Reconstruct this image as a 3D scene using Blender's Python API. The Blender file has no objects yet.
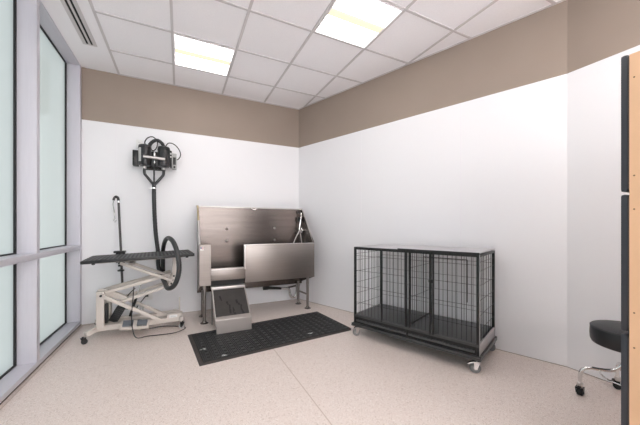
import bpy, bmesh, math, random
from mathutils import Vector, Matrix, noise
random.seed(7)
scene = bpy.context.scene
COL = scene.collection
R = math.radians

# ------------------------------------------------------------------ materials
def new_mat(name):
    m = bpy.data.materials.new(name); m.use_nodes = True
    nt = m.node_tree; b = nt.nodes['Principled BSDF']
    return m, nt, b

def mat(name, col, rough=.5, metal=0., bump=0., bscale=80., var=0., vscale=6., spec=.5, stretch=None, emit=None, estr=0., coat=0.):
    m, nt, b = new_mat(name)
    b.inputs['Base Color'].default_value = (*col, 1)
    b.inputs['Roughness'].default_value = rough
    b.inputs['Metallic'].default_value = metal
    b.inputs['Specular IOR Level'].default_value = spec
    b.inputs['Coat Weight'].default_value = coat
    tc = nt.nodes.new('ShaderNodeTexCoord')
    mp = nt.nodes.new('ShaderNodeMapping')
    nt.links.new(tc.outputs['Object'], mp.inputs['Vector'])
    if stretch: mp.inputs['Scale'].default_value = stretch
    n = nt.nodes.new('ShaderNodeTexNoise'); n.inputs['Scale'].default_value = vscale; n.inputs['Detail'].default_value = 4
    nt.links.new(mp.outputs[0], n.inputs['Vector'])
    if var > 0:
        cr = nt.nodes.new('ShaderNodeValToRGB')
        cr.color_ramp.elements[0].position = .3; cr.color_ramp.elements[1].position = .7
        cr.color_ramp.elements[0].color = (*[c*(1-var) for c in col], 1)
        cr.color_ramp.elements[1].color = (*[min(1, c*(1+var)) for c in col], 1)
        nt.links.new(n.outputs['Fac'], cr.inputs['Fac']); nt.links.new(cr.outputs['Color'], b.inputs['Base Color'])
    if bump > 0:
        n2 = nt.nodes.new('ShaderNodeTexNoise'); n2.inputs['Scale'].default_value = bscale; n2.inputs['Detail'].default_value = 3
        nt.links.new(mp.outputs[0], n2.inputs['Vector'])
        bp = nt.nodes.new('ShaderNodeBump'); bp.inputs['Strength'].default_value = bump; bp.inputs['Distance'].default_value = .002
        nt.links.new(n2.outputs['Fac'], bp.inputs['Height']); nt.links.new(bp.outputs['Normal'], b.inputs['Normal'])
    if emit:
        b.inputs['Emission Color'].default_value = (*emit, 1); b.inputs['Emission Strength'].default_value = estr
    return m

M = {}
M['frp'] = mat('white_wall_panel', (.85, .848, .872), .38, bump=.15, bscale=260, spec=.4)
M['frp_seam'] = mat('white_panel_strip', (.84, .825, .86), .4, bump=.05)
M['paint'] = mat('taupe_paint', (.325, .262, .220), .75, bump=.2, bscale=400, var=.02, vscale=3)
M['tile'] = mat('ceiling_tile', (.95, .93, .955), .95, bump=.5, bscale=420, var=.025, vscale=90)
M['grid'] = mat('ceiling_grid_metal', (.62, .59, .60), .5, bump=.02)
M['soffit'] = mat('gypsum_soffit', (.93, .91, .935), .9, bump=.1, bscale=300)
M['alu'] = mat('anodised_aluminium', (.60, .59, .65), .42, .1, bump=.03, bscale=30, stretch=(20, 20, 1), var=.02)
M['gasket'] = mat('black_gasket', (.012, .012, .014), .6, bump=.05)
M['kick'] = mat('dark_kick_strip', (.07, .055, .05), .6, bump=.05)
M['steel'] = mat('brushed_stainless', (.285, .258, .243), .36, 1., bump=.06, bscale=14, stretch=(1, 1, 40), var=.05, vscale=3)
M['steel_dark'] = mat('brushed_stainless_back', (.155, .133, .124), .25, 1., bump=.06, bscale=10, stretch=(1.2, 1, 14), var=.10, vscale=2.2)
M['steel_lite'] = mat('satin_steel', (.66, .63, .62), .38, .85, bump=.03, bscale=60)
M['brass_edge'] = mat('yellowed_steel_edge', (.55, .46, .30), .35, .9, bump=.03)
M['chrome'] = mat('chrome', (.78, .77, .77), .12, 1., bump=.01)
M['black'] = mat('black_plastic', (.010, .010, .011), .42, bump=.05, bscale=200)
M['black_gloss'] = mat('black_gloss', (.026, .026, .029), .28, bump=.02)
M['black_metal'] = mat('black_powder_coat', (.006, .006, .0065), .40, bump=.08, bscale=400)
M['rubber'] = mat('black_rubber', (.010, .010, .0105), .62, bump=.25, bscale=180, var=.15, vscale=40)
M['rubber_base'] = mat('black_rubber_base', (.005, .005, .005), .7, bump=.2, bscale=180)
M['rubber_rib'] = mat('grey_rubber_ribs', (.040, .040, .041), .6, bump=.25, bscale=180, var=.2, vscale=30)
M['table_rib'] = mat('table_rib_rubber', (.085, .085, .088), .6, bump=.2)
M['wheel'] = mat('grey_caster_wheel', (.22, .22, .22), .5, bump=.03)
M['rubber_edge'] = mat('worn_rubber_edge', (.050, .041, .038), .7, bump=.2, bscale=120, var=.15, vscale=25)
M['hose'] = mat('grey_black_hose', (.034, .0345, .037), .45, bump=.1)
M['cream'] = mat('cream_powder_coat', (.63, .58, .535), .42, bump=.05, bscale=200, var=.03)
M['pedal'] = mat('grey_pedal', (.11, .125, .145), .55, bump=.2)
M['white_pl'] = mat('white_plastic', (.80, .80, .79), .4, bump=.02)
M['grey_pl'] = mat('grey_plastic', (.42, .42, .41), .45, bump=.03)
M['lid'] = mat('grey_hammertone_lid', (.50, .49, .51), .42, .15, bump=.2, bscale=250)
M['tray'] = mat('dark_grey_tray', (.066, .067, .070), .34, bump=.12, bscale=160)
M['ramp_steel'] = mat('ramp_satin_steel', (.50, .465, .445), .42, .85, bump=.03, bscale=60)
M['post_steel'] = mat('dark_grey_post', (.085, .08, .08), .35, .6, bump=.03)
M['rail'] = mat('dark_steel_rail', (.060, .060, .061), .28, .3, bump=.03)
M['greysteel'] = mat('grey_end_panel', (.45, .44, .45), .38, .6, bump=.05)
M['seat'] = mat('black_vinyl', (.016, .017, .020), .42, bump=.3, bscale=260)
M['door'] = mat('slate_grey_door', (.030, .033, .041), .42, bump=.15, bscale=220)
M['wood'] = mat('tan_melamine', (.74, .47, .285), .5, bump=.12, bscale=160, var=.05, vscale=14, stretch=(1, 1, .3))
M['screw'] = mat('dark_screw_hole', (.20, .12, .07), .6, bump=.02)
M['slot'] = mat('dark_vent_slot', (.010, .010, .010), .7, bump=.02)
M['lens'] = mat('lamp_lens', (.9, .88, .8), .5, emit=(1., .965, .945), estr=5.0, bump=.01)
M['lens_rib'] = mat('lamp_lens_rib', (.25, .22, .16), .5, emit=(1., .88, .63), estr=.72, bump=.01)
M['red'] = mat('sticker_red', (.55, .06, .07), .5, bump=.01)
M['blue'] = mat('sticker_blue', (.05, .07, .25), .5, bump=.01)

# ramp mat: dark rubber with a few worn marks
M['ramp_mat'] = mat('dark_ramp_mat', (.032, .028, .026), .6, bump=.3, bscale=120, var=.15, vscale=12)

def glass_mat(name, tint):
    m, nt, b = new_mat(name)
    nt.nodes.remove(b)
    out = nt.nodes['Material Output']
    tr = nt.nodes.new('ShaderNodeBsdfTranslucent'); tr.inputs['Color'].default_value = (*tint, 1)
    gl = nt.nodes.new('ShaderNodeBsdfGlossy'); gl.inputs['Roughness'].default_value = .04
    gl.inputs['Color'].default_value = (.95, 1, .97, 1)
    fr = nt.nodes.new('ShaderNodeFresnel'); fr.inputs['IOR'].default_value = 1.5
    mx = nt.nodes.new('ShaderNodeMixShader')
    nt.links.new(fr.outputs[0], mx.inputs[0]); nt.links.new(tr.outputs[0], mx.inputs[1]); nt.links.new(gl.outputs[0], mx.inputs[2])
    nt.links.new(mx.outputs[0], out.inputs[0])
    return m
M['glass'] = glass_mat('frosted_glass', (.83, .915, .875))
M['glass_clear'] = glass_mat('frosted_white_glass', (.93, .93, .94))

def floor_mat():
    m, nt, b = new_mat('speckled_sheet_floor')
    N, L = nt.nodes, nt.links
    tc = N.new('ShaderNodeTexCoord')
    def ramp(src, stops):
        cr = N.new('ShaderNodeValToRGB'); e = cr.color_ramp.elements
        while len(e) < len(stops): e.new(.5)
        for q, (p, c) in zip(e, stops): q.position = p; q.color = (*c, 1)
        L.new(src, cr.inputs['Fac']); return cr.outputs['Color']
    base = (.77, .675, .63)
    v = N.new('ShaderNodeTexVoronoi'); v.inputs['Scale'].default_value = 160; v.inputs['Randomness'].default_value = 1
    L.new(tc.outputs['Object'], v.inputs['Vector'])
    sep = N.new('ShaderNodeSeparateColor'); L.new(v.outputs['Color'], sep.inputs[0])
    chips = ramp(sep.outputs[0], [(0, (.56, .46, .41)), (.08, (.66, .565, .515)), (.2, base), (.70, (.735, .64, .59)), (.9, (.78, .695, .65)), (1, (.84, .78, .74))])
    n = N.new('ShaderNodeTexNoise'); n.inputs['Scale'].default_value = 300; n.inputs['Detail'].default_value = 2
    L.new(tc.outputs['Object'], n.inputs['Vector'])
    fine = ramp(n.outputs['Fac'], [(.32, (.42, .39, .37)), (.43, (1, 1, 1)), (.62, (1, 1, 1)), (.72, (1.12, 1.12, 1.12))])
    mx = N.new('ShaderNodeMix'); mx.data_type = 'RGBA'; mx.blend_type = 'MULTIPLY'; mx.inputs['Factor'].default_value = .8
    L.new(chips, mx.inputs['A']); L.new(fine, mx.inputs['B'])
    # welded seam running along Y
    sx = N.new('ShaderNodeSeparateXYZ'); L.new(tc.outputs['Object'], sx.inputs[0])
    def math_(op, a, bb):
        q = N.new('ShaderNodeMath'); q.operation = op
        for k, s in enumerate((a, bb)):
            if isinstance(s, float): q.inputs[k].default_value = s
            else: L.new(s, q.inputs[k])
        return q.outputs[0]
    d = math_('ABSOLUTE', math_('SUBTRACT', sx.outputs['X'], .805), 0.)
    d2 = math_('ABSOLUTE', math_('SUBTRACT', sx.outputs['X'], -1.03), 0.)
    seam = math_('LESS_THAN', math_('MINIMUM', d, d2), .0035)
    mx2 = N.new('ShaderNodeMix'); mx2.data_type = 'RGBA'
    L.new(seam, mx2.inputs['Factor']); L.new(mx.outputs['Result'], mx2.inputs['A']); mx2.inputs['B'].default_value = (.52, .42, .36, 1)
    L.new(mx2.outputs['Result'], b.inputs['Base Color'])
    b.inputs['Roughness'].default_value = .36; b.inputs['Specular IOR Level'].default_value = .45
    bp = N.new('ShaderNodeBump'); bp.inputs['Strength'].default_value = .12; bp.inputs['Distance'].default_value = .001
    L.new(n.outputs['Fac'], bp.inputs['Height']); L.new(bp.outputs['Normal'], b.inputs['Normal'])
    return m
M['floor'] = floor_mat()

# ------------------------------------------------------------------ mesh helpers
def B(): return bmesh.new()

def box(bm, x0, x1, y0, y1, z0, z1, bev=0., mtx=None):
    t = bmesh.new(); bmesh.ops.create_cube(t, size=1)
    for v in t.verts:
        v.co = Vector((x0+(v.co.x+.5)*(x1-x0), y0+(v.co.y+.5)*(y1-y0), z0+(v.co.z+.5)*(z1-z0)))
    if bev > 0: bmesh.ops.bevel(t, geom=t.edges[:], offset=bev, segments=2, affect='EDGES', profile=.6)
    if mtx is not None: t.transform(mtx)
    join(bm, t); return bm

def join(bm, t):
    vs = {v: bm.verts.new(v.co) for v in t.verts}
    for f in t.faces:
        try:
            nf = bm.faces.new([vs[v] for v in f.verts]); nf.smooth = f.smooth; nf.material_index = f.material_index
        except ValueError: pass
    t.free()

def frame(d):
    d = d.normalized(); up = Vector((0, 0, 1)) if abs(d.z) < .95 else Vector((1, 0, 0))
    a = d.cross(up).normalized(); return a, a.cross(d).normalized()

def bar(bm, p, q, w, h, bev=0.):
    """rectangular bar from p to q, w across (horizontal), h tall"""
    p, q = Vector(p), Vector(q); d = q-p; a, u = frame(d)
    mtx = Matrix((( a.x, u.x, d.normalized().x, p.x), (a.y, u.y, d.normalized().y, p.y), (a.z, u.z, d.normalized().z, p.z), (0, 0, 0, 1)))
    return box(bm, -w/2, w/2, -h/2, h/2, 0, d.length, bev, mtx)

def tube(bm, pts, r, seg=12, caps=True, smooth=True, closed=False):
    pts = [Vector(p) for p in pts]; n = len(pts)
    rr = r if isinstance(r, (list, tuple)) else [r]*n
    rings = []; prev = None
    for i, p in enumerate(pts):
        if closed: d = pts[(i+1) % n]-pts[i-1]
        else: d = pts[min(i+1, n-1)]-pts[max(i-1, 0)]
        d.normalize()
        if prev is None: a, u = frame(d)
        else:
            a = (prev-d*prev.dot(d)).normalized(); u = d.cross(a).normalized()
        prev = a
        u = d.cross(a).normalized()
        rings.append([bm.verts.new(p+rr[i]*(math.cos(k*2*math.pi/seg)*a+math.sin(k*2*math.pi/seg)*u)) for k in range(seg)])
    m = n if closed else n-1
    for i in range(m):
        A, C = rings[i], rings[(i+1) % n]
        for k in range(seg):
            f = bm.faces.new((A[k], A[(k+1) % seg], C[(k+1) % seg], C[k])); f.smooth = smooth
    if caps and not closed:
        bm.faces.new(rings[0][::-1]); bm.faces.new(rings[-1])
    return bm

def smooth_path(pts, n=8):
    P = [Vector(p) for p in pts]; out = []
    Q = [2*P[0]-P[1]]+P+[2*P[-1]-P[-2]]
    for i in range(1, len(Q)-2):
        a, b, c, d = Q[i-1], Q[i], Q[i+1], Q[i+2]
        for k in range(n):
            t = k/n
            out.append(.5*((2*b)+(c-a)*t+(2*a-5*b+4*c-d)*t*t+(3*b-a-3*c+d)*t**3))
    out.append(P[-1]); return out

def lathe(bm, prof, c, seg=32, axis='z'):
    """prof: list of (r, h); rotates about axis through c"""
    c = Vector(c); rings = []
    for r, h in prof:
        ring = []
        for k in range(seg):
            a = 2*math.pi*k/seg; x, y = r*math.cos(a), r*math.sin(a)
            v = {'z': Vector((x, y, h)), 'x': Vector((h, x, y)), 'y': Vector((x, h, y))}[axis]
            ring.append(bm.verts.new(c+v))
        rings.append(ring)
    for A, C in zip(rings, rings[1:]):
        for k in range(seg):
            f = bm.faces.new((A[k], A[(k+1) % seg], C[(k+1) % seg], C[k])); f.smooth = True
    bm.faces.new(rings[0][::-1]); bm.faces.new(rings[-1]); return bm

def prism(bm, poly, axis, a0, a1):
    """poly of 2d points; axis 'y': poly=(x,z) extruded y; 'x': (y,z); 'z': (x,y)"""
    def mk(p, a):
        return {'y': (p[0], a, p[1]), 'x': (a, p[0], p[1]), 'z': (p[0], p[1], a)}[axis]
    A = [bm.verts.new(mk(p, a0)) for p in poly]; C = [bm.verts.new(mk(p, a1)) for p in poly]
    n = len(poly)
    bm.faces.new(A[::-1]); bm.faces.new(C)
    for k in range(n): bm.faces.new((A[k], A[(k+1) % n], C[(k+1) % n], C[k]))
    return bm

INV = {}
def islands(bm):
    todo = set(bm.verts); out = []
    while todo:
        st = [todo.pop()]; comp = [st[0]]
        while st:
            v = st.pop()
            for e in v.link_edges:
                w_ = e.other_vert(v)
                if w_ in todo: todo.discard(w_); st.append(w_); comp.append(w_)
        out.append(comp)
    return out

KEEP = ('grille', 'rib', 'frame', 'window', 'ceiling', 'grid', 'slot', 'wheel', 'joint')
def part(name, bm, m, parent=None, local=False, sharp=35, bevel=0., recalc=True):
    """loose pieces that do not touch become objects of their own with the same name"""
    if not any(k in name for k in KEEP):
        grp = []
        for c in islands(bm):
            lo = [min(v.co[i] for v in c)-.0015 for i in range(3)]; hi = [max(v.co[i] for v in c)+.0015 for i in range(3)]
            hit = [g for g in grp if all(g[0][i] <= hi[i] and g[1][i] >= lo[i] for i in range(3))]
            vs = list(c)
            for g in hit:
                vs += g[2]; lo = [min(lo[i], g[0][i]) for i in range(3)]; hi = [max(hi[i], g[1][i]) for i in range(3)]; grp.remove(g)
            grp.append((lo, hi, vs))
        if 2 <= len(grp) <= 26:
            first = None
            for g in grp:
                nb = bmesh.new(); mp = {v: nb.verts.new(v.co) for v in g[2]}
                for f in {f for v in g[2] for f in v.link_faces}:
                    nf = nb.faces.new([mp[v] for v in f.verts]); nf.smooth = f.smooth
                o = part1(name, nb, m, parent, local, sharp, bevel, recalc); first = first or o
            bm.free(); return first
    return part1(name, bm, m, parent, local, sharp, bevel, recalc)

def part1(name, bm, m, parent=None, local=False, sharp=35, bevel=0., recalc=True):
    """links bm as ONE mesh object; world coords unless local"""
    if recalc: bmesh.ops.recalc_face_normals(bm, faces=bm.faces[:])
    if parent is not None and not local: bm.transform(INV[parent.name])
    me = bpy.data.meshes.new(name); bm.to_mesh(me); bm.free()
    for mm in (m if isinstance(m, (list, tuple)) else [m]): me.materials.append(M[mm])
    o = bpy.data.objects.new(name, me); COL.objects.link(o)
    try: me.set_sharp_from_angle(angle=R(sharp))
    except Exception: pass
    if bevel > 0:
        md = o.modifiers.new('bevel', 'BEVEL'); md.width = bevel; md.segments = 2; md.limit_method = 'ANGLE'; md.angle_limit = R(40)
    if parent is not None: o.parent = parent; INV[o.name] = INV[parent.name]
    else: INV[o.name] = Matrix()
    return o

def thing(name, label, cat, loc, rot=(0, 0, 0), group=None):
    o = bpy.data.objects.new(name, None); COL.objects.link(o)
    o.empty_display_size = .1; o.location = loc; o.rotation_euler = rot
    from mathutils import Euler
    INV[o.name] = (Matrix.Translation(Vector(loc)) @ Euler(rot).to_matrix().to_4x4()).inverted()
    tag(o, label, cat, group); return o

def tag(o, label, cat, group=None):
    o['label'] = label; o['category'] = cat
    if group: o['group'] = group
    return o

def struct(name, bm, m, parent=None, **k):
    o = part(name, bm, m, parent, **k)
    if parent is None: o['kind'] = 'structure'
    return o

# ------------------------------------------------------------------ the room
CH = 3.065; PH = 2.44                      # ceiling height, height of the white panels
WX, BY = -1.045, 4.285                     # window front plane, back wall
C1, C2 = Vector((1.725, 4.285)), Vector((2.895, 1.22))   # diagonal right wall
RX, FY = 2.895, -2.3

outline = [(WX-.2, FY), (RX, FY), (RX, C2.y), (C1.x, C1.y), (WX-.2, BY)]
def slab(z0, z1, ex=0.0):
    return prism(B(), outline, 'z', z0, z1)
struct('floor', slab(-.06, 0), 'floor')

# ceiling: tile field with its metal grid, and the plain soffit beside the windows
G = .61; GX, GY = -.676, 4.34
def clip_xmax(y):
    return RX if y <= C2.y else C1.x+(C1.y-y)/(C1.y-C2.y)*(C2.x-C1.x)
ceil = struct('ceiling', prism(B(), [(GX, FY), (RX, FY), (RX, C2.y), (C1.x, C1.y), (GX, BY)], 'z', CH, CH+.06), 'tile')
bm = prism(B(), [(WX-.2, FY), (GX-.004, FY), (GX-.004, BY), (WX-.2, BY)], 'z', CH-.001, CH+.06)
part('soffit', bm, 'soffit', ceil)
bm = B(); gw = .0115
for i in range(0, 7):
    x = GX+i*G
    if x < RX-.02:
        y1 = BY if x <= C1.x else C1.y-(x-C1.x)/(C2.x-C1.x)*(C1.y-C2.y)
        box(bm, x-gw, x+gw, FY, y1-.002, CH-.007, CH+.01)
for j in range(1, 12):
    y = GY-j*G
    if y > FY: box(bm, GX, clip_xmax(y)-.004, y-gw, y+gw, CH-.0065, CH+.01)
box(bm, GX, C1.x, BY-.02, BY, CH-.007, CH+.01)
bar(bm, (C1.x-.008, C1.y, CH), (C2.x-.008, C2.y, CH), .02, .014)
part('ceiling_grid', bm, 'grid', ceil)

# walls: taupe paint above, white sheet panels below with joint strips
wb = struct('wall_back', prism(B(), [(WX-.25, BY), (C1.x+.15, BY), (C1.x+.15, BY+.1), (WX-.25, BY+.1)], 'z', -.06, CH+.06), 'paint')
bm = B(); box(bm, WX, C1.x, BY-.004, BY, .006, PH); part('wall_panel', bm, 'frp', wb)
bm = B(); box(bm, -.714, -.704, BY-.0052, BY-.003, .006, PH-.002); part('joint_strip', bm, 'frp_seam', wb)
bm = B(); box(bm, WX, C1.x, BY-.007, BY-.001, PH-.006, PH+.002); part('cap_strip', bm, 'frp', wb)

d = (C2-C1).normalized(); nrm = Vector((d.y, -d.x))          # nrm points... set outward below
if nrm.dot(Vector((1, 1))) < 0: nrm = -nrm
def strip(bm, a, b, t0, t1, z0, z1):
    pa, pb = a+nrm*t0, b+nrm*t0; qa, qb = a+nrm*t1, b+nrm*t1
    return prism(bm, [pa, pb, qb, qa], 'z', z0, z1)
wr = struct('wall_right', strip(B(), C1, C2, 0, .1, -.06, CH+.06), 'paint')
part('wall_panel', strip(B(), C1+d*.003, C2, -.004, 0, .006, PH), 'frp', wr)
for yy in (3.152, 1.993):
    p = C1+d*((C1.y-yy)/-d.y)
    part('joint_strip', strip(B(), p-d*.006, p+d*.006, -.0052, -.003, .006, PH-.002), 'frp_seam', wr)
part('cap_strip', strip(B(), C1+d*.003, C2-d*.003, -.007, -.001, PH-.006, PH+.002), 'frp', wr)

bm = B(); box(bm, RX, RX+.1, FY, C2.y, -.06, CH+.06); ws = struct('wall_side', bm, 'paint')
bm = B(); box(bm, RX-.004, RX, FY, C2.y+.001, .006, PH); part('wall_panel', bm, 'frp', ws)
bm = B(); box(bm, RX-.007, RX-.001, FY, C2.y-.003, PH-.006, PH+.002); part('cap_strip', bm, 'frp', ws)
# wall behind the viewer; its wide frosted sunlit window is added to brighten the room
FX0, FX1, FZ0, FZ1 = -.85, 2.65, .80, 2.85
bm = B()
box(bm, WX-.25, FX0, FY-.1, FY, -.06, CH+.06); box(bm, FX1, RX+.1, FY-.1, FY, -.06, CH+.06)
box(bm, FX0, FX1, FY-.1, FY, -.06, FZ0); box(bm, FX0, FX1, FY-.1, FY, FZ1, CH+.06)
struct('wall_front', bm, 'frp')
fr = B()
for a in ((FX0, FX0+.05), (FX1-.05, FX1), ((FX0+FX1)/2-.025, (FX0+FX1)/2+.025)): box(fr, a[0], a[1], FY-.08, FY-.01, FZ0, FZ1)
for a in ((FZ0, FZ0+.05), (FZ1-.05, FZ1)): box(fr, FX0+.05, FX1-.05, FY-.08, FY-.01, a[0], a[1])
w = struct('window_9', fr, 'alu')
for a, b2 in ((FX0+.05, (FX0+FX1)/2-.025), ((FX0+FX1)/2+.025, FX1-.05)):
    bm = B(); v = [bm.verts.new(p) for p in ((a, FY-.05, FZ0+.05), (a, FY-.05, FZ1-.05), (b2, FY-.05, FZ1-.05), (b2, FY-.05, FZ0+.05))]; bm.faces.new(v)
    part('pane', bm, 'glass_clear', w, recalc=False)

# window wall: aluminium curtain-wall frame with frosted panes
GXP = WX-.135                              # glass plane
wl = struct('wall_left', (lambda b: (box(b, WX-.19, WX, FY, BY, .022, .062, .003), b)[1])(B()), 'alu')   # the sill member
bm = B(); box(bm, WX-.19, WX-.012, FY, BY, 0, .022); part('kick_strip', bm, 'kick', wl)
bm = B(); box(bm, WX-.19, WX, FY, BY, CH-.012, CH+.05, .003); part('head_member', bm, 'alu', wl)
bm = B(); box(bm, WX-.14, WX, FY, BY, .904, .952, .003); part('transom', bm, 'alu', wl)
MY = [4.255, 3.133, 2.011, .889, -.233, -1.355]
for y in MY:
    bm = B(); box(bm, WX-.19, WX-.001, y-.029, y+.029, .06, CH-.01, .003); part('mullion', bm, 'alu', wl)
k = 0
for a, b2 in zip(MY[1:], MY[:-1]):
    k += 1
    y0, y1 = a+.029, b2-.029
    fr = B()
    for z0, z1 in ((.062, .904), (.952, CH-.012)):
        g = .016
        box(fr, GXP-.004, GXP+.014, y0, y0+g, z0, z1); box(fr, GXP-.004, GXP+.014, y1-g, y1, z0, z1)
        box(fr, GXP-.004, GXP+.014, y0+g, y1-g, z0, z0+g*.7); box(fr, GXP-.004, GXP+.014, y0+g, y1-g, z1-g*.7, z1)
    w = struct('window_%d' % k, fr, 'gasket')
    for z0, z1 in ((.062, .904), (.952, CH-.012)):
        bm = B(); v = [bm.verts.new((GXP, yy, zz)) for yy, zz in ((y0, z0), (y1, z0), (y1, z1), (y0, z1))]; bm.faces.new(v)
        part('pane', bm, 'glass', w, recalc=False)

# ------------------------------------------------------------------ ceiling fixtures
def ceiling_light(i, j, label, group=None):
    x0, x1 = GX+i*G+.014, GX+(i+1)*G-.014; y1, y0 = GY-j*G-.014, GY-(j+1)*G+.014
    t = thing('ceiling_light', label, 'light', ((x0+x1)/2, (y0+y1)/2, CH), group=group)
    bm = B(); f = .010
    for a in ((x0, x1, y0, y0+f), (x0, x1, y1-f, y1), (x0, x0+f, y0+f, y1-f), (x1-f, x1, y0+f, y1-f)): box(bm, *a, CH-.012, CH-.002)
    part('frame', bm, 'tile', t)
    yr = y0+(y1-y0)*.50
    for a, b2 in ((y0+f, yr-.045), (yr+.045, y1-f)):
        bm = B(); n = 8
        prof = [(a+(b2-a)*q/n, CH-.004-.006*math.sin(math.pi*q/n)) for q in range(n+1)]+[(b2, CH-.002), (a, CH-.002)]
        prism(bm, prof, 'x', x0+f, x1-f); part('lens', bm, 'lens', t)
    bm = B(); prism(bm, [(yr-.045, CH-.004), (yr-.036, CH-.011), (yr+.036, CH-.011), (yr+.045, CH-.004), (yr+.045, CH-.002), (yr-.045, CH-.002)], 'x', x0+f, x1-f)
    part('lens_rib', bm, 'lens_rib', t)
ceiling_light(1, 1, 'lit square ceiling panel nearest the back wall, above the grooming table')
ceiling_light(3, 3, 'lit square ceiling panel nearer the long right wall, above the dog crate')
for i, j in ((1, 4), (1, 6), (4, 6), (3, 8), (1, 8)):  # extra panels out of view, added to raise the light level
    ceiling_light(i, j, 'unseen lit ceiling panel added behind the viewer to brighten the room', 'added ceiling panels behind the viewer')

vt = thing('ceiling_vent', 'long slotted linear air vent in the plain ceiling strip beside the windows', 'vent', (-.835, 3.0, CH))
bm = B(); vx0, vx1, vy0, vy1 = -.895, -.777, 2.1, 3.72
for a in ((vx0, vx0+.030, vy0, vy1), (vx1-.030, vx1, vy0, vy1), (vx0+.03, vx1-.03, vy0, vy0+.012), (vx0+.03, vx1-.03, vy1-.012, vy1), (-.845, -.827, vy0+.012, vy1-.012)):
    box(bm, *a, CH-.009, CH-.0015)
part('frame', bm, 'grid', vt)
bm = B(); box(bm, vx0+.03, vx1-.03, vy0+.012, vy1-.012, CH-.0035, CH-.0012); part('slot', bm, 'slot', vt)

# ------------------------------------------------------------------ wall outlets
def outlet(x, z, label, w=.07, h=.115):
    t = thing('wall_outlet', label, 'outlet', (x, BY-.004, z-h/2))
    bm = B(); box(bm, x-w/2, x+w/2, BY-.011, BY-.0042, z-h/2, z+h/2, .002); part('cover_plate', bm, 'white_pl', t)
    for s in (-.02, .02):
        bm = B(); box(bm, x-.014, x+.014, BY-.0135, BY-.0108, z+s-.012, z+s+.012, .001); part('socket', bm, 'white_pl', t)
        bm = B()
        for q in (-.006, .006): box(bm, x+q-.0012, x+q+.0012, BY-.0142, BY-.0132, z+s-.005, z+s+.006)
        part('socket_slot', bm, 'black', t)
    return t
outlet(-.462, 2.222, 'white outlet plate high on the wall behind the wall-mounted dryer')
outlet(-.36, .285, 'white outlet plate low on the wall behind the grooming table frame', .09)

# ------------------------------------------------------------------ wall-mounted pet dryer
D = thing('pet_dryer', 'black twin-motor pet dryer mounted high on the back wall with a long hose', 'dryer', (-.28, BY-.01, 1.65))
bm = B(); box(bm, -.40, -.17, BY-.03, BY-.0042, 1.90, 2.14, .004); box(bm, -.33, -.24, BY-.07, BY-.03, 1.93, 2.08, .003)
part('mounting_bracket', bm, 'black_metal', D)
yc = 4.085
def canister(xc, r, z0, z1):
    bm = B(); lathe(bm, [(r*.86, z0), (r*.97, z0+.008), (r, z0+.018), (r, z1-.02), (r*.95, z1-.007), (r*.8, z1)], (xc, yc, 0), 32)
    o = part('motor_canister', bm, 'black_gloss', D)
    bm = B()
    for z in (z0+.035, z1-.04): lathe(bm, [(r+.0005, z-.006), (r+.003, z-.005), (r+.003, z+.005), (r+.0005, z+.006)], (xc, yc, 0), 32)
    part('canister_band', bm, 'black', o); return o
c_l = canister(-.384, .069, 1.918, 2.172)
c_r = canister(-.179, .069, 1.918, 2.172)
# flat housings beside the canisters
bm = B(); box(bm, -.515, -.455, 4.10, 4.18, 1.915, 2.105, .008); part('filter_box', bm, 'black', D)
bm = B(); r_ = .0705
pr = [(-.384+q*math.cos(a), 4.085+q*math.sin(a)) for q, rng in ((r_, range(0, 7)), (r_-.003, range(6, -1, -1))) for a in [R(205+6*k_) for k_ in rng]]
prism(bm, pr, 'z', 1.955, 2.125); part('silver_label', bm, 'steel_lite', c_l)
bm = B(); box(bm, -.112, -.090, 4.06, 4.17, 1.925, 2.13, .006); part('side_housing', bm, 'black', D)
bm = B()
for z in (2.09, 2.05): box(bm, -.109, -.094, 4.056, 4.061, z-.010, z+.010, .001)
part('rocker_switch', bm, 'white_pl', D)
bm = B(); box(bm, -.086, -.036, 4.09, 4.16, 1.905, 2.105, .005); o = part('switch_box', bm, 'grey_pl', D)
bm = B(); box(bm, -.077, -.045, 4.086, 4.091, 1.96, 2.055, .002); box(bm, -.072, -.05, 4.084, 4.088, 1.915, 1.945, .002); part('switch_plate', bm, 'black', o)
bm = B(); tube(bm, [(-.392, 3.995, 2.012), (-.165, 3.995, 2.000)], .017, 16)
part('handle_bar', bm, 'steel_lite', D)
bm = B()
for x in (-.30, -.258): box(bm, x-.016, x+.016, 4.06, 4.11, 1.915, 2.05, .004)
part('motor_coupling', bm, 'black', D)
bm = B(); lathe(bm, [(.011, 2.03), (.016, 2.04), (.016, 2.075), (.010, 2.085)], (-.278, 4.05, 0), 16); lathe(bm, [(.013, 1.95), (.013, 1.985)], (-.278, 4.05, 0), 16)
part('coupling_nut', bm, 'chrome', D)
bm = B()
for x in (-.391, -.183): tube(bm, [(x, 4.1, 1.925), (x, 4.1, 1.838), (x*.96-.0114, 4.1, 1.818), (-.286+(x+.286)*.12, 4.1, 1.702), (-.286, 4.1, 1.68)], .0165, 14)
tube(bm, [(-.287, 4.1, 1.90), (-.287, 4.1, 1.70)], .010, 12)
tube(bm, [(-.287, 4.1, 1.715), (-.289, 4.1, 1.655)], [.024, .021], 16)
part('y_manifold', bm, 'black_gloss', D)
for x in (-.391, -.183):
    bm = B(); lathe(bm, [(.018, 1.885), (.022, 1.888), (.022, 1.910), (.018, 1.913)], (x, 4.1, 0), 20); part('outlet_collar', bm, 'steel_lite', D)
bm = B(); lathe(bm, [(.021, 1.640), (.025, 1.642), (.025, 1.656), (.021, 1.658)], (-.289, 4.1, 0), 20); box(bm, -.335, -.31, 4.092, 4.108, 1.642, 1.654, .002)
part('hose_clamp', bm, 'chrome', D)
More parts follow.
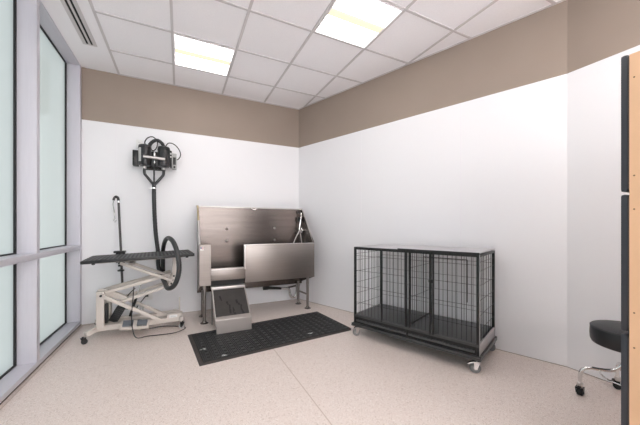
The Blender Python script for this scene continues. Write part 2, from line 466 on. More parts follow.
# short duct over the top and the cords
bm = B(); P = smooth_path([(-.345, 4.14, 2.15), (-.325, 4.14, 2.215), (-.262, 4.14, 2.262), (-.200, 4.14, 2.225), (-.175, 4.14, 2.15)], 14)
tube(bm, P, [.021+.0025*math.sin(i*1.9) for i in range(len(P))], 12); part('crossover_duct', bm, 'hose', D)
bm = B(); tube(bm, smooth_path([(-.33, 4.2, 2.09), (-.37, 4.2, 2.17), (-.395, 4.19, 2.23), (-.36, 4.18, 2.29), (-.305, 4.18, 2.308), (-.258, 4.18, 2.26), (-.262, 4.17, 2.18), (-.30, 4.17, 2.13), (-.33, 4.2, 2.16), (-.36, 4.24, 2.20), (-.42, 4.265, 2.21)], 8), .0065, 8); part('power_cord', bm, 'black', D)
bm = B(); tube(bm, smooth_path([(-.18, 4.13, 2.16), (-.13, 4.12, 2.235), (-.06, 4.12, 2.225), (-.005, 4.12, 2.16), (.008, 4.12, 2.09), (-.025, 4.12, 2.037), (-.07, 4.12, 2.035)], 8), .006, 8); part('switch_cord', bm, 'black', D)
# long hose: down behind the table, round under its end, over the top
HP = smooth_path([(-.289, 4.1, 1.66), (-.288, 4.105, 1.5), (-.284, 4.12, 1.34), (-.272, 4.15, 1.08), (-.250, 4.165, .87), (-.248, 4.16, .72), (-.225, 4.08, .60), (-.158, 3.7, .546), (-.11, 3.38, .525), (-.045, 3.26, .58), (-.008, 3.235, .72), (-.018, 3.25, .88), (-.055, 3.32, 1.00), (-.105, 3.5, 1.045), (-.158, 3.92, 1.0), (-.190, 4.145, .88), (-.192, 4.155, .73), (-.192, 4.135, .62)], 16)
bm = B(); nH = len(HP); tube(bm, HP, [.0235+.0009*math.sin(i*2.4) for i in range(nH)], 16); part('hose', bm, 'hose', D)
bm = B(); tube(bm, [(-.192, 4.135, .62), (-.180, 4.10, .55), (-.155, 4.05, .50)], [.026, .020, .014], 14); part('nozzle', bm, 'black', D)

# ------------------------------------------------------------------ grooming table
T = thing('grooming_table', 'cream Z-lift pet grooming table with black ribbed top by the windows', 'table', (-.36, 3.75, 0))
ang = R(4.1); tilt = R(-1.75)
TM = Matrix.Translation((-.838, 3.40, .828)) @ Matrix.Rotation(ang, 4, 'Z') @ Matrix.Rotation(tilt, 4, 'Y')
L_, W_ = .985, .635
bm = B(); box(bm, 0, L_, 0, W_, -.012, .010, .004, TM); tt = part('table_top', bm, 'rubber', T)
bm = B()
for i in range(27):
    x = .02+i*(L_-.04)/26
    box(bm, x-.0085, x+.0085, .018, W_-.018, .0095, .0135, 0, TM)
part('rubber_ribs', bm, 'table_rib', tt)
bm = B()
for a in ((0, L_, -.004, .004), (0, L_, W_-.004, W_+.004), (-.004, .004, 0, W_), (L_-.004, L_+.004, 0, W_)): box(bm, *a, -.016, .013, .003, TM)
part('edge_trim', bm, 'black', tt)
for x, y in ((.09, .03), (L_-.07, .03), (.09, W_-.04), (L_-.07, W_-.04)):
    bm = B(); lathe(bm, [(.012, -.030), (.014, -.026), (.014, -.0125)], (0, 0, 0), 14); bm.transform(TM @ Matrix.Translation((x, y, 0))); part('bumper', bm, 'rubber', tt)
# frame rails under the top
bm = B()
for y in (.25, .52): box(bm, .06, L_-.10, y-.02, y+.02, -.043, -.013, .003, TM)
part('top_rail', bm, 'cream', T)
# upright bracket at right end of the lift
YF, YR = 3.66, 3.93
for y in (YF, YR):
    bm = B(); prism(bm, [(-.115, .475), (-.040, .475), (-.033, .60), (-.030, .835), (-.072, .835), (-.078, .61), (-.115, .585)], 'y', y-.022, y+.022)
    br = part('upright_bracket', bm, 'cream', T, bevel=.003)
    bm = B()
    for x, z in ((-.085, .525), (-.075, .565), (-.06, .61)): lathe(bm, [(.0105, -.006), (.0105, .002)], (x, y-.022, z), 12, 'y')
    part('pivot_bolt', bm, 'black_metal', br)
bm = B(); box(bm, -.10, -.05, YF+.02, YR-.02, .49, .53, .003); box(bm, -.50, -.46, YF+.02, YR-.02, .745, .775, .003); part('cross_tie', bm, 'cream', T)
# lift arms (front pair and rear pair)
for y in (YF, YR):
    off = 0 if y == YF else 0
    bm = B(); bar(bm, (-.745, y+.022, .468), (-.10, y+.022, .622), .03, .036, .003); 
    part('lift_arm', bm, 'cream', T)
    bm = B(); bar(bm, (-.60, y-.002, .358), (-.06, y-.002, .515), .03, .032, .003); part('lift_arm', bm, 'cream', T)
    bm = B(); bar(bm, (-.740, y-.034, .468), (-.19, y-.034, .130), .03, .036, .003); part('lift_arm', bm, 'cream', T)
    bm = B(); bar(bm, (-.075, y-.030, .560), (-.565, y-.030, .785), .03, .030, .003); part('lift_arm', bm, 'cream', T)
# left post with its pivot block
bm = B(); box(bm, -.772, -.705, 3.64, 3.73, .12, .495, .004); o = part('post', bm, 'cream', T)
bm = B(); box(bm, -.704, -.680, 3.66, 3.72, .16, .36, .002); part('post_slot', bm, 'black', o)
bm = B(); box(bm, -.772, -.69, 3.86, 3.96, .12, .46, .004); part('post', bm, 'cream', T)
bm = B(); prism(bm, [(-.78, .44), (-.70, .44), (-.55, .365), (-.50, .385), (-.53, .42), (-.66, .49), (-.72, .515), (-.775, .505)], 'y', 3.705, 3.755); part('pivot_block', bm, 'cream', T, bevel=.003)
bm = B()
for x, z in ((-.725, .46),): lathe(bm, [(.012, -.008), (.012, .004)], (x, 3.606, z), 12, 'y')
part('pivot_bolt', bm, 'black_metal', T)
# base
bm = B(); box(bm, -.80, .005, 3.655, 3.75, .085, .138, .004); part('base_beam', bm, 'cream', T)
bm = B(); box(bm, -.80, .005, 3.88, 3.96, .085, .140, .004); part('base_beam', bm, 'cream', T)
bm = B(); box(bm, -.13, .006, 3.645, 3.69, .120, .178, .003); o = part('end_block', bm, 'cream', T)
bm = B(); box(bm, -.105, -.025, 3.6435, 3.6452, .138, .166); o2 = part('rating_plate', bm, 'white_pl', o)
bm = B()
for q in range(3): box(bm, -.098, -.034-.012*q, 3.6428, 3.6436, .144+.006*q, .146+.006*q)
part('plate_line', bm, 'grey_pl', o)
bm = B(); bar(bm, (-.775, 3.66, .115), (-.845, 3.590, .092), .05, .045, .004); part('caster_arm', bm, 'cream', T)
bm = B(); bar(bm, (-.775, 3.93, .115), (-.845, 4.04, .092), .05, .045, .004); part('caster_arm', bm, 'cream', T)
bm = B(); bar(bm, (.005, 3.68, .115), (.018, 3.625, .112), .04, .045, .004); bar(bm, (.005, 3.75, .115), (.005, 3.88, .115), .05, .05, .004); part('caster_arm', bm, 'cream', T)
bm = B(); bar(bm, (-.03, 3.93, .115), (-.055, 4.05, .105), .05, .045, .004); box(bm, -.012, .006, 3.98, 4.0, .13, .285, .003); part('caster_arm', bm, 'cream', T)
def caster(parent, x, y, r, top, wheel_m, fork_m, yaw=0., local=False, tab=False, w=.022):
    mt = Matrix.Translation((x, y, 0)) @ Matrix.Rotation(yaw, 4, 'Z')
    bm = B(); lathe(bm, [(r*.55, -w*.55), (r*.9, -w*.5), (r, -w*.3), (r, w*.3), (r*.9, w*.5), (r*.55, w*.55)], (0, 0, r), 24, 'y'); bm.transform(mt)
    wh = part('wheel', bm, wheel_m, parent, local)
    bm = B(); lathe(bm, [(r*.4, -w*.62), (r*.4, w*.62)], (0, 0, r), 16, 'y'); bm.transform(mt); part('hub_cap', bm, 'grey_pl' if wheel_m == 'wheel' else fork_m, wh, local)
    bm = B()
    for s in (-1, 1):
        prism(bm, [(-.010, r-.008), (.010, r-.008), (.022+r*.25, 2*r+.004), (.022+r*.25, 2*r+.010), (-.012, 2*r+.010)], 'y', s*(w*.66)-.0015, s*(w*.66)+.0015)
    box(bm, -.014, .024+r*.25, -w*.72, w*.72, 2*r+.005, 2*r+.012)
    xs = .012
    lathe(bm, [(.009, 2*r+.010), (.009, top)], (xs, 0, 0), 12)
    if tab:
        prism(bm, [(-.012, 2*r+.012), (-.012, 2*r+.002), (-.055, 2*r-.016), (-.062, 2*r-.008)], 'y', -.012, .012)
    bm.transform(mt); part('fork', bm, fork_m, parent, local)
caster(T, -.852, 3.580, .026, .075, 'black', 'black_metal', R(200))
caster(T, -.840, 4.05, .030, .075, 'black', 'black_metal', R(150))
caster(T, .018, 3.640, .030, .10, 'grey_pl', 'black_metal', R(-10))
caster(T, -.060, 4.06, .030, .085, 'black', 'black_metal', R(20))
# lift actuator between the arms
bm = B(); tube(bm, [(-.50, 3.80, .17), (-.43, 3.80, .40)], .013, 12); o = part('actuator', bm, 'black', T)
bm = B(); tube(bm, [(-.43, 3.80, .40), (-.395, 3.80, .52)], .007, 10); part('actuator_rod', bm, 'chrome', o)

# grooming arm clamped to the back edge, and its noose
A = thing('tether_post', 'grey upright grooming arm with hooked top clamped to the back of the table', 'tether post', (-.63, 4.06, .62))
ax, ay = -.625, 4.075
bm = B(); P = [(ax+.012, ay, .50), (ax, ay, .87), (ax-.014, ay, 1.2), (ax-.024, ay, 1.46)]
P = P+smooth_path([(ax-.025, ay, 1.48), (ax-.030, ay, 1.508), (ax-.047, ay, 1.522), (ax-.066, ay, 1.508), (ax-.073, ay, 1.478)], 5)
tube(bm, P, .0125, 12); part('arm_tube', bm, 'post_steel', A)
bm = B(); lathe(bm, [(.012, 1.452), (.015, 1.455), (.015, 1.475), (.012, 1.478)], (ax-.0245, ay, 0), 14); part('collar', bm, 'chrome', A)
bm = B(); tube(bm, smooth_path([(ax-.0255, ay, 1.48), (ax-.030, ay, 1.508), (ax-.047, ay, 1.523), (ax-.06, ay, 1.515)], 5), .0145, 12); part('rubber_sleeve', bm, 'black', A)
bm = B(); box(bm, ax-.065, ax+.048, 4.020, 4.100, .862, .885, .004); box(bm, ax-.05, ax+.04, 4.068, 4.10, .74, .865, .003); box(bm, ax-.02, ax+.02, 4.01, 4.10, .735, .755, .003); part('clamp', bm, 'black', A)
bm = B(); lathe(bm, [(.012, .700), (.026, .703), (.026, .722), (.012, .726)], (ax, 4.05, 0), 10); lathe(bm, [(.007, .725), (.007, .74)], (ax, 4.05, 0), 10); part('clamp_knob', bm, 'black', A)
bm = B(); lathe(bm, [(.016, .645), (.034, .648), (.034, .662), (.016, .668)], (ax+.004, 4.04, 0), 10); part('clamp_knob', bm, 'black', A)
N_ = thing('grooming_noose', 'grey strap noose with silver snap hanging from the grooming arm hook', 'noose', (ax-.073, ay, 1.22))
bm = B(); tube(bm, smooth_path([(ax-.0725, ay, 1.474), (ax-.078, ay, 1.43), (ax-.070, ay, 1.37), (ax-.066, ay, 1.335)], 6), .0055, 8)
part('strap', bm, 'grey_pl', N_)
bm = B(); lathe(bm, [(.004, 1.30), (.008, 1.303), (.008, 1.334), (.004, 1.337)], (ax-.066, ay, 0), 10); part('slide', bm, 'white_pl', N_)
bm = B(); tube(bm, [(ax-.066, ay, 1.30), (ax-.062, ay, 1.265)], .0035, 8)
tube(bm, [(ax-.060+.012*math.cos(t*.5236), ay, 1.243+.018*math.sin(t*.5236)) for t in range(12)], .0035, 8, closed=True); part('snap_hook', bm, 'chrome', N_)

# controller box, foot pedal and their cords (under the table)
K = thing('power_box', 'black control box leaning on the grooming table base beside its post', 'control box', (-.60, 3.80, .14))
mt = Matrix.Translation((-.655, 3.80, .142)) @ Matrix.Rotation(R(28), 4, 'Y')
bm = B(); box(bm, -.04, .045, -.05, .05, 0, .160, .006, mt); o = part('housing', bm, 'black', K)
bm = B()
for q in range(6): box(bm, -.03, .036, -.0535, -.0495, .035+q*.020, .043+q*.020, .001, mt)
part('cooling_fin', bm, 'black_gloss', o)
bm = B(); tube(bm, smooth_path([(-.545, 3.80, .25), (-.49, 3.79, .25), (-.45, 3.78, .22), (-.40, 3.79, .235), (-.42, 3.8, .285), (-.45, 3.79, .25), (-.385, 3.8, .20), (-.37, 3.8, .26)], 8), .007, 8); part('coiled_cable', bm, 'grey_pl', K)
bm = B(); tube(bm, smooth_path([(-.58, 3.8, .28), (-.52, 3.82, .40), (-.455, 3.84, .47)], 6), .006, 8); part('lead', bm, 'black', K)
bm = B(); box(bm, -.395, -.36, BY-.05, BY-.0143, .275, .305, .003); tube(bm, smooth_path([(-.39, BY-.03, .285), (-.44, 4.2, .22), (-.49, 4.05, .17), (-.52, 3.86, .24)], 8), .006, 8); part('plug_lead', bm, 'black', K)

F_ = thing('foot_pedal', 'cream foot control with two grey pedals at the grooming table base', 'foot pedal', (-.43, 3.56, 0))
mt = Matrix.Translation((-.425, 3.598, .130)) @ Matrix.Rotation(R(5), 4, 'Y') @ Matrix.Rotation(R(32), 4, 'X')
bm = B(); box(bm, -.130, .130, -.062, .046, -.016, .004, .004, mt); part('base_plate', bm, 'cream', F_)
for x in (-.066, .062):
    bm = B(); prism(bm, [(-.034, .004), (.034, .004), (.034, .030), (-.034, .020)], 'x', x-.046, x+.046); bm.transform(mt); part('pedal', bm, 'pedal', F_, bevel=.004)
bm = B()
for x in (-.51, -.34): box(bm, x-.012, x+.012, 3.612, 3.654, .105, .128, .002)
part('mount_bracket', bm, 'cream', F_)
bm = B(); tube(bm, smooth_path([(-.46, 3.80, .54), (-.445, 3.58, .40), (-.452, 3.545, .24), (-.44, 3.50, .12), (-.40, 3.46, .03), (-.30, 3.52, .009), (-.15, 3.50, .009), (-.03, 3.51, .009), (.06, 3.62, .009), (-.03, 3.72, .009), (-.18, 3.79, .009), (-.36, 3.70, .03), (-.40, 3.635, .075)], 10), .0048, 8); part('cord', bm, 'black', F_)

# ------------------------------------------------------------------ stainless bathing tub
S = thing('bathing_tub', 'stainless steel dog bathing tub with high back and walk-in ramp on tube legs', 'bathing tub', (.95, 3.85, 0))
SX0, SX1, SYF, SYB = .205, 1.690, 3.62, 4.07
bm = B(); prism(bm, [(SX0, .468), (.335, .468), (.335, .955), (SX0, .955)], 'y', SYF, SYF+.03); prism(bm, [(SX0, .955), (.335, .955), (.335, .962), (SX0, .962)], 'y', SYF-.003, SYF+.036)
o = part('front_panel', bm, 'steel', S, bevel=.003)
bm = B(); box(bm, .216, .254, SYF-.002, SYF-.0005, .893, .930); st = part('sticker', bm, 'white_pl', o)
bm = B()
for q in range(3): box(bm, .232, .252, SYF-.003, SYF-.0019, .900+q*.010, .904+q*.010)
part('stripe', bm, 'red', o)
bm = B(); box(bm, .218, .231, SYF-.003, SYF-.0019, .910, .928); part('canton', bm, 'blue', o)
bm = B(); box(bm, .735, SX1, SYF-.012, SYF+.022, .468, .940, .004); part('front_panel', bm, 'steel', S)
bm = B(); box(bm, .722, .740, SYF-.020, SYF+.03, .64, .945, .003); part('panel_edge', bm, 'steel_lite', S)
bm = B(); box(bm, .725, SX1, SYF-.018, SYF+.032, .938, .946, .002); part('rim', bm, 'steel_lite', S)
bm = B(); box(bm, .335, .735, SYF, SYF+.03, .520, .652, .004); part('front_panel', bm, 'steel', S)
bm = B(); box(bm, .335, .735, SYF-.004, SYF+.07, .648, .662, .004); part('threshold', bm, 'steel_lite', S)
side = [(SYF+.004, .468), (SYB, .33), (SYB, 1.441), (SYB-.028, 1.441), (SYF+.004, .955)]
bm = B(); prism(bm, side, 'x', SX0, SX0+.012); part('side_panel', bm, 'steel', S)
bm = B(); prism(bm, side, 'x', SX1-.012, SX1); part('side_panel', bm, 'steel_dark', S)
bm = B(); tube(bm, [(SX0+.004, SYB-.006, 1.440), (SX0+.004, SYB-.036, 1.438), (SX0+.004, SYF+.25, 1.244)], .0125, 12); part('side_rail', bm, 'brass_edge', S)
bm = B(); tube(bm, [(SX0+.004, SYF+.25, 1.244), (SX0+.004, SYF+.012, .955)], .0120, 12); part('side_rail', bm, 'steel_lite', S)
bm = B(); tube(bm, [(SX1-.006, SYB-.006, 1.440), (SX1-.006, SYB-.036, 1.438), (SX1-.006, SYF+.012, .950)], .008, 12); part('side_rail', bm, 'steel_lite', S)
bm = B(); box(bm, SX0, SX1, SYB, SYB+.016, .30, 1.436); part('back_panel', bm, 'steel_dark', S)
bm = B(); box(bm, SX0-.004, SX1+.004, SYB-.012, SYB+.022, 1.432, 1.446, .003); box(bm, SX0-.010, SX0+.02, SYB-.018, SYB+.024, 1.428, 1.455, .003); box(bm, SX1-.04, SX1+.012, SYB-.016, SYB+.024, 1.425, 1.452, .003); part('back_rim', bm, 'steel_lite', S)
# basin floor slopes up from the drain, coved into the back
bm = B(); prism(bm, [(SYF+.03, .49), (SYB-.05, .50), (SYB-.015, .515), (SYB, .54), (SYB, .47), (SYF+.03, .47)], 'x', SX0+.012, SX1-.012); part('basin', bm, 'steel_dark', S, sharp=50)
for x, z in ((.578, 1.138), (1.256, 1.150), (.578, .974), (1.256, .974)):
    bm = B(); lathe(bm, [(.020, -.001), (.017, -.006), (.008, -.010)], (x, SYB, z), 18, 'y'); part('wall_bolt', bm, 'steel', S)
bm = B(); tube(bm, [(.905, SYB-.014, 1.432), (.922, SYB-.022, 1.418), (.949, SYB-.024, 1.412), (.976, SYB-.022, 1.418), (.993, SYB-.014, 1.432)], .006, 8); part('tether_loop', bm, 'chrome', S)
# faucet and sprayer
bm = B(); box(bm, 1.612, 1.655, SYB-.05, SYB, 1.365, 1.408, .006); lathe(bm, [(.020, -.06), (.026, -.05), (.026, -.02)], (1.628, SYB-.0, 1.285), 16, 'y'); box(bm, 1.598, 1.648, SYB-.06, SYB-.02, 1.245, 1.315, .008); fa = part('spray_bracket', bm, 'black', S)
bm = B(); tube(bm, smooth_path([(1.655, SYB-.06, 1.375), (1.648, SYB-.075, 1.32), (1.63, SYB-.08, 1.22), (1.622, SYB-.08, 1.15)], 6), .009, 10); part('spray_wand', bm, 'chrome', S)
bm = B(); lathe(bm, [(.010, 1.12), (.016, 1.125), (.016, 1.155), (.010, 1.16)], (1.619, SYB-.08, 0), 14); box(bm, 1.59, 1.63, SYB-.095, SYB-.065, 1.055, 1.085, .004); part('mixing_valve', bm, 'chrome', S)
bm = B(); tube(bm, smooth_path([(1.618, SYB-.08, 1.12), (1.585, SYB-.09, 1.06), (1.52, SYB-.12, .955), (1.49, SYB-.14, .86), (1.52, SYB-.14, .74), (1.58, SYB-.12, .70), (1.64, SYB-.10, .76), (1.652, SYB-.09, .90), (1.640, SYB-.08, 1.03), (1.625, SYB-.075, 1.12)], 8), .0068, 10); part('spray_hose', bm, 'steel_lite', S)
bm = B(); lathe(bm, [(.014, -.05), (.014, 0)], (SX1-.012, SYB-.15, 1.115), 14, 'x')
lathe(bm, [(.020, -.062), (.024, -.055), (.020, -.045)], (SX1-.012, SYB-.15, 1.115), 14, 'x')
tube(bm, [(SX1-.065, SYB-.15, 1.085), (SX1-.065, SYB-.15, 1.15)], .009, 10); tube(bm, [(SX1-.065, SYB-.19, 1.118), (SX1-.065, SYB-.11, 1.118)], .009, 10); part('tap', bm, 'chrome', S)
# legs with floor flanges and cross braces
for x, y, zt in ((.268, 3.715, .47), (1.645, 3.745, .465), (.268, 4.02, .34), (1.615, 4.03, .34)):
    bm = B(); tube(bm, [(x, y, .012), (x, y, zt)], .019, 18); o = part('leg', bm, 'steel', S)
    bm = B(); lathe(bm, [(.046, 0.0), (.046, .006), (.028, .012), (.022, .03)], (x, y, 0), 22); part('foot_flange', bm, 'steel_dark', o)
bm = B(); tube(bm, [(1.645, 3.745, .20), (1.615, 4.03, .20)], .012, 12); part('brace', bm, 'steel', S)
bm = B(); tube(bm, [(.268, 3.715, .20), (.268, 4.02, .20)], .012, 12); part('brace', bm, 'steel', S)
# drain pipe and trap
bm = B(); tube(bm, [(1.10, 4.12, .272), (1.17, 4.12, .272)], .034, 16); tube(bm, [(1.16, 4.12, .268), (1.37, 4.12, .240)], [.024, .020], 14); part('drain_pipe', bm, 'black', S)
bm = B(); tube(bm, smooth_path([(1.36, 4.12, .243), (1.46, 4.12, .235), (1.505, 4.12, .205), (1.515, 4.12, .14), (1.55, 4.12, .085), (1.60, 4.12, .10), (1.62, 4.12, .17), (1.625, 4.12, .31)], 7), .019, 14); part('drain_trap', bm, 'chrome', S)
bm = B(); tube(bm, [(1.45, 4.12, .236), (1.68, 4.14, .262)], .013, 10); part('supply_pipe', bm, 'steel_dark', S)
# pull-out ramp
RX0, RX1 = .335, .728
bm = B(); box(bm, RX0, RX1, 3.575, 3.70, .418, .452, .004); o = part('ramp_ledge', bm, 'steel_lite', S)
bm = B(); box(bm, RX0+.002, RX1-.002, 3.645, 3.70, .452, .515); part('ramp_slot', bm, 'slot', S)
rp = [(3.245, 0.0), (3.245, .150), (3.255, .160), (3.575, .425), (3.60, .425), (3.60, 0.36), (3.30, .10), (3.30, 0.0)]
bm = B()
prism(bm, [(3.226, .0142), (3.226, .150), (3.240, .160), (3.27, .160), (3.27, .0142)], 'x', RX0+.018, RX1)
r = part('ramp', bm, 'ramp_steel', S, bevel=.002)
sl = (.425-.160)/(3.585-3.255)
def zr(y): return .160+(y-3.255)*sl
bm = B()
for a, b2 in ((RX0+.004, RX0+.018), (RX1-.012, RX1+.002)):
    prism(bm, [(3.245, zr(3.245)), (3.59, zr(3.59)), (3.59, zr(3.59)-.05), (3.245, zr(3.245)-.05)], 'x', a, b2)
prism(bm, [(3.222, .142), (3.222, .160), (3.236, .170), (3.285, zr(3.285)), (3.285, zr(3.285)-.03)], 'x', RX0+.004, RX1+.002)
part('ramp_rim', bm, 'ramp_steel', r, bevel=.003)
bm = B(); prism(bm, [(3.28, zr(3.28)-.006), (3.588, zr(3.588)-.006), (3.588, zr(3.588)-.03), (3.28, zr(3.28)-.03)], 'x', RX0+.018, RX1-.012)
rm = part('ramp_mat', bm, 'ramp_mat', r)
# worn wet streaks on the mat, as thin films of darker rubber
bm = B(); random.seed(3)
for x, y, n in ((.425, 3.50, 3), (.50, 3.43, 7), (.545, 3.36, 6), (.60, 3.44, 3), (.63, 3.40, 4), (.645, 3.33, 3)):
    for q in range(n):
        a = x+random.uniform(-.010, .010)+q*.002; b2 = y-q*.018; w = random.uniform(.005, .012)
        box(bm, a-w, a+w, b2-.012, b2+.010, -.0, .0012, 0, None)
for v in bm.verts: v.co.z += zr(v.co.y)-.0062
part('worn_streak', bm, 'rubber_base', rm)
for s in (RX0+.012, RX1-.010):
    bm = B(); prism(bm, [(3.62, .0), (3.64, .0), (3.64, .42), (3.62, .42)], 'x', s-.006, s+.006); part('ramp_guide', bm, 'steel', S)

# ------------------------------------------------------------------ drainage mat
aM = math.atan2(.152, 1.643)
MT = thing('drain_mat', 'black rubber drainage mat with rows of square holes in front of the bathing tub', 'mat', (.160, 2.588, 0), (0, 0, aM))
ML, MW = 1.622, .805
bm = B(); e = .028; h = .013
def ring(x0, x1, y0, y1, z): return [bm.verts.new(p) for p in ((x0, y0, z), (x1, y0, z), (x1, y1, z), (x0, y1, z))]
r0, r1, r2 = ring(-.012, ML, -.004, MW, .001), ring(-.012+e, ML-e, -.004+e, MW-e, h), ring(-.012+e+.006, ML-e-.006, e+.002, MW-e-.006, .007)
for a, b2 in ((r0, r1), (r1, r2)):
    for q in range(4): bm.faces.new((a[q], a[(q+1) % 4], b2[(q+1) % 4], b2[q]))
bm.faces.new(r2); bm.faces.new(r0[::-1])
part('bevelled_border', bm, 'rubber_edge', MT, local=True)
bm = B(); x0, x1, y0, y1 = .026, ML-.036, .034, MW-.036
box(bm, x0, x1, y0, y1, .006, .008)
part('mat_base', bm, 'rubber_base', MT, local=True); bm = B()
n = 20; pit = (x1-x0)/n
for i in range(n):
    xa = x0+i*pit
    for q in (.06, .26): box(bm, xa+pit*q, xa+pit*(q+.10), y0, y1, .008, .0135)
    for q in (.48, .90): box(bm, xa+pit*q-.0028, xa+pit*q+.0028, y0, y1, .008, .0135)
    m_ = 11
    for j in range(m_):
        yy = y0+(j+.5)*(y1-y0)/m_
        box(bm, xa+pit*.50, xa+pit*.88, yy-.020, yy+.020, .008, .0140)
part('rib_field', bm, 'rubber_rib', MT, local=True)
bm = B(); random.seed(5)
for x, y in ((.055, .30), (.20, .07), (1.12, .12), (.55, .62)):
    for q in range(6): box(bm, *(lambda a, b2: (a, a+.018, b2, b2+.007))(x+random.uniform(-.02, .02), y+random.uniform(-.012, .012)), .0138, .0150)
part('lint_fleck', bm, 'white_pl', MT, local=True)

# ------------------------------------------------------------------ dog crate
CR = thing('dog_crate', 'black two-bay wire dog crate on casters against the right wall', 'dog crate', (1.687, 2.600, 0), (0, 0, math.atan2(-.931, .366)))
CL, CD = 1.214, .565
cp = lambda n, b_, m_, par=CR, **k: part(n, b_, m_, par, local=True, **k)
bm = B()
for y in (-.02, CD-.03): box(bm, -.015, CL+.015, y, y+.05, .105, .138, .003)
for x in (-.015, CL-.035): box(bm, x, x+.05, .03, CD-.03, .105, .138, .003)
cp('base_frame', bm, 'rail')
bm = B(); box(bm, -.018, CL+.018, -.026, -.020, .110, .116); box(bm, -.018, CL+.018, -.026, -.020, .129, .134); cp('base_lip', bm, 'tray')
PS = .022
post_h = .945
for x in (0, CL-PS):
    for y in (0, CD-PS):
        bm = B(); box(bm, x, x+PS, y, y+PS, .138, post_h, .002); cp('corner_post', bm, 'black_metal')
for x in (.592, .629):
    bm = B(); box(bm, x-.008, x+.010, 0, PS, .138, post_h, .002); cp('centre_post', bm, 'black_metal')
bm = B(); box(bm, .605, .625, CD-PS, CD, .138, post_h, .002); cp('centre_post', bm, 'black_metal')
for x in (.338, .822, .850):
    bm = B(); box(bm, x-.007, x+.007, -.004, .012, .215, post_h-.01, .002); cp('door_stile', bm, 'black_metal')
bm = B(); box(bm, .818, .854, -.014, -.003, .675, .705, .003); box(bm, .815, .828, -.020, -.012, .684, .697, .002); cp('door_latch', bm, 'black')
for x in (.348,):
    pass
# rails: top and above the tray
bm = B()
for y in (0, CD-PS): box(bm, 0, CL, y, y+PS, post_h-.020, post_h+.002, .002)
for x in (0, CL-PS): box(bm, x, x+PS, 0, CD, post_h-.020, post_h+.002, .002)
cp('top_rail', bm, 'black_metal')
bm = B(); box(bm, 0, CL, -.003, PS, .206, .228, .002); box(bm, 0, CL, CD-PS, CD, .206, .228, .002); cp('tray_rail', bm, 'rail')
for a, b2 in ((.024, .6115), (.6125, CL-.024)):
    bm = B(); box(bm, a, b2, .006, .014, .140, .206); cp('slot_back', bm, 'slot')
    bm = B(); box(bm, a, b2, .004, CD-.02, .210, .236, .003); tr = cp('floor_tray', bm, 'tray')
    bm = B(); box(bm, a+.01, b2-.01, -.010, .008, .158, .176, .003); box(bm, (a+b2)/2-.05, (a+b2)/2+.05, -.022, -.008, .166, .186, .004); cp('pan_front', bm, 'tray')
for x in (-.002, CL-.010):
    bm = B(); box(bm, x, x+.012, PS, CD-PS, .142, .232, .002); cp('end_panel', bm, 'greysteel')
bm = B(); box(bm, CL-.012, CL+.003, .001, .012, .14, post_h, .001); cp('end_trim', bm, 'greysteel')
def grille(axis, fixed, a0, a1, z0, z1, step, rows, r=.0025):
    bm = B(); n = max(1, round((a1-a0)/step))
    P = (lambda a, z: (a, fixed, z)) if axis == 'x' else (lambda a, z: (fixed, a, z))
    for i in range(1, n): tube(bm, [P(a0+(a1-a0)*i/n, z0), P(a0+(a1-a0)*i/n, z1)], r, 6)
    off = .004
    for z in rows:
        bb = (lambda a: (a, fixed+off, z)) if axis == 'x' else (lambda a: (fixed+off, a, z))
        tube(bm, [bb(a0), bb(a1)], r*.75, 6)
    return bm
rows = [.36, .53, .70, .86]
rowsB = [.35, .51, .67, .83]
for a, b2 in ((PS, .331), (.345, .584), (.639, .815), (.857, CL-PS)):
    cp('front_grille', grille('x', .010, a, b2, .228, post_h-.018, .038, rows, .0022), 'black_metal')
for a, b2 in ((PS, .605), (.625, CL-PS)):
    cp('back_grille', grille('x', CD-.012, a, b2, .228, post_h-.018, .076, rowsB, .0020), 'black_metal')
for x in (.011, CL-.012):
    cp('end_grille', grille('y', x, PS, CD-PS, .228, post_h-.018, .094, [.33, .45, .57, .69, .81, .88]), 'black_metal')
bm = grille('y', .612, PS, CD-PS, .25, post_h-.018, .09, [.50, .78]); tube(bm, [(.612, PS, .245), (.612, CD-PS, .245)], .006, 8); cp('divider_grille', bm, 'black_metal')
# small hatch frame in the back grille of the right bay
bm = B()
tube(bm, [(.54, CD-.018, .84), (.98, CD-.018, .84)], .004, 8); tube(bm, [(.54, CD-.018, .84), (.54, CD-.018, .42)], .004, 8); tube(bm, [(.98, CD-.018, .84), (.98, CD-.018, .42)], .004, 8)
cp('hatch_frame', bm, 'black_metal')
# lids
bm = B(); box(bm, .006, .60, .002, CD-.003, post_h+.002, post_h+.010, .002); cp('lid', bm, 'lid')
bm = B(); box(bm, .004, .60, -.004, .003, post_h-.002, post_h+.008, .001); cp('lid_edge', bm, 'black_metal')
bm = B(); box(bm, .52, CL+.002, -.008, CD-.001, post_h+.010, post_h+.019, .002); cp('lid', bm, 'lid')
bm = B(); box(bm, .518, CL+.004, -.016, -.008, post_h-.002, post_h+.018, .001); cp('lid_edge', bm, 'black_metal')
for x, y, yw in ((.03, .005, R(60)), (CL-.03, .005, R(25)), (.03, CD-.01, R(20)), (CL-.03, CD-.01, R(-30))):
    caster(CR, x, y, .041, .106, 'wheel', 'chrome', yw, local=True, tab=(y < .1), w=.026)

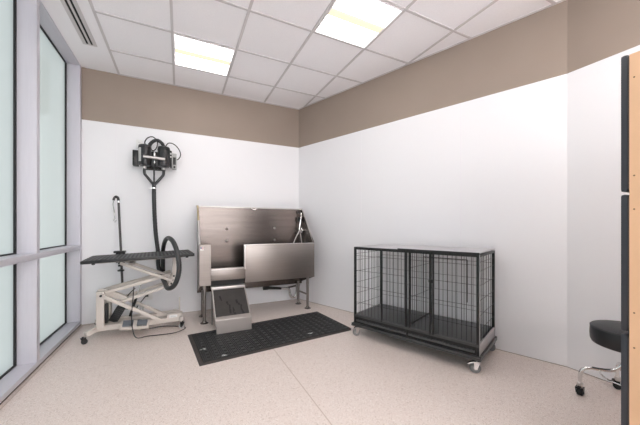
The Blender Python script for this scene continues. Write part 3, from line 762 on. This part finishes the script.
# ------------------------------------------------------------------ stool
ST = thing('rolling_stool', 'round black padded rolling stool with chrome legs beside the tan cabinet', 'stool', (2.62, .77, 0))
sx, sy = 2.62, .77
bm = B(); lathe(bm, [(.10, .385), (.165, .387), (.183, .394), (.191, .412), (.193, .450), (.191, .492), (.182, .506), (.160, .512), (.08, .515), (.0005, .516)], (sx, sy, 0), 48); st = part('seat', bm, 'seat', ST)
bm = B(); lathe(bm, [(.186, .493), (.1925, .499), (.186, .505)], (sx, sy, 0), 48); part('seat_piping', bm, 'seat', st)
bm = B(); lathe(bm, [(.030, .20), (.030, .33), (.020, .335), (.020, .375), (.075, .378), (.075, .386)], (sx, sy, 0), 24); part('column', bm, 'chrome', ST)
for fx, fy in ((2.496, .979), (2.831, .896), (2.744, .561), (2.409, .644)):
    dv = Vector((fx-sx, fy-sy, 0)); u = dv.normalized(); c0 = Vector((sx, sy, 0)); Rr = dv.length
    P = smooth_path([c0+u*.024+Vector((0, 0, .300)), c0+u*.045+Vector((0, 0, .250)), c0+u*.085+Vector((0, 0, .215)), c0+u*.15+Vector((0, 0, .205)), c0+u*(Rr-.05)+Vector((0, 0, .203)), c0+u*(Rr-.012)+Vector((0, 0, .180)), c0+u*Rr+Vector((0, 0, .135)), c0+u*Rr+Vector((0, 0, .075))], 7)
    bm = B(); tube(bm, P, .0115, 14); lg = part('leg', bm, 'chrome', ST)
    bm = B(); lathe(bm, [(.016, .062), (.016, .088), (.012, .092)], (fx, fy, 0), 16); part('collar', bm, 'steel_lite', lg)
    caster(ST, fx, fy, .024, .068, 'black', 'black_metal', math.atan2(u.y, u.x)+R(70), w=.030)
bm = B(); tube(bm, [(sx+.14*math.cos(t*math.pi/16), sy+.14*math.sin(t*math.pi/16), .178) for t in range(32)], .006, 8, closed=True); part('foot_ring', bm, 'chrome', ST)

# ------------------------------------------------------------------ tan cabinet at the right edge
CB = thing('storage_cabinet', 'tall tan cabinet with slate grey rounded doors at the right edge', 'cabinet', (1.95, .15, 0))
bx0, bx1, by0, by1 = 1.512, 2.40, -.16, .447
bm = B(); box(bm, bx0, bx1, by0, by1, .06, 1.815, .0015); ca = part('carcass', bm, 'wood', CB)
bm = B(); box(bm, bx0+.03, bx1-.03, by0+.03, by1-.03, 0, .06); part('plinth', bm, 'black', CB)
for z in (1.725, 1.36, 1.235, .85, .72, .30):
    bm = B(); lathe(bm, [(.0030, -.0006), (.0030, .0006)], (bx0, by1-.013, z), 10, 'x'); part('screw', bm, 'screw', CB)
for z0, z1 in ((1.302, 1.822), (.772, 1.292), (.242, .762)):
    bm = B(); box(bm, bx0+.004, bx1-.004, by1+.004, by1+.026, z0, z1, .009); dr = part('door', bm, 'door', CB)
    bm = B(); box(bm, bx1-.09, bx1-.07, by1+.026, by1+.045, (z0+z1)/2-.06, (z0+z1)/2+.06, .004); part('handle', bm, 'steel_lite', dr)
    bm = B(); box(bm, bx0+.006, bx1-.006, by1, by1+.005, z0+.01, z1-.01); part('door_gasket', bm, 'kick', dr)

# ------------------------------------------------------------------ world, camera, view
w = bpy.data.worlds.new('sky'); scene.world = w; w.use_nodes = True
bg = w.node_tree.nodes['Background']; bg.inputs[0].default_value = (.95, .97, 1.0, 1); bg.inputs[1].default_value = .56

sl = bpy.data.lights.new('sun', 'SUN'); so = bpy.data.objects.new('sun', sl); COL.objects.link(so)
sl.energy = 18; sl.angle = R(1); sl.color = (1, .985, .97); so.location = (.8, -8, 6); so.rotation_euler = (R(58), 0, 0)

cam = bpy.data.cameras.new('camera'); co = bpy.data.objects.new('camera', cam); COL.objects.link(co)
co.location = (0, 0, 1.17); co.rotation_euler = (R(90), 0, R(-26.2))
cam.sensor_width = 36; cam.lens = 285/640*36; cam.shift_y = 14.15/640; cam.clip_start = .02
scene.camera = co
vs = scene.view_settings
scene.display_settings.display_device = 'sRGB'
vs.view_transform = 'Standard'; vs.look = 'None'; vs.gamma = 1; vs.use_curve_mapping = False
vs.exposure = 0.48
scene.cycles.use_denoising = True
scene.cycles.max_bounces = 12; scene.cycles.diffuse_bounces = 8; scene.cycles.glossy_bounces = 6
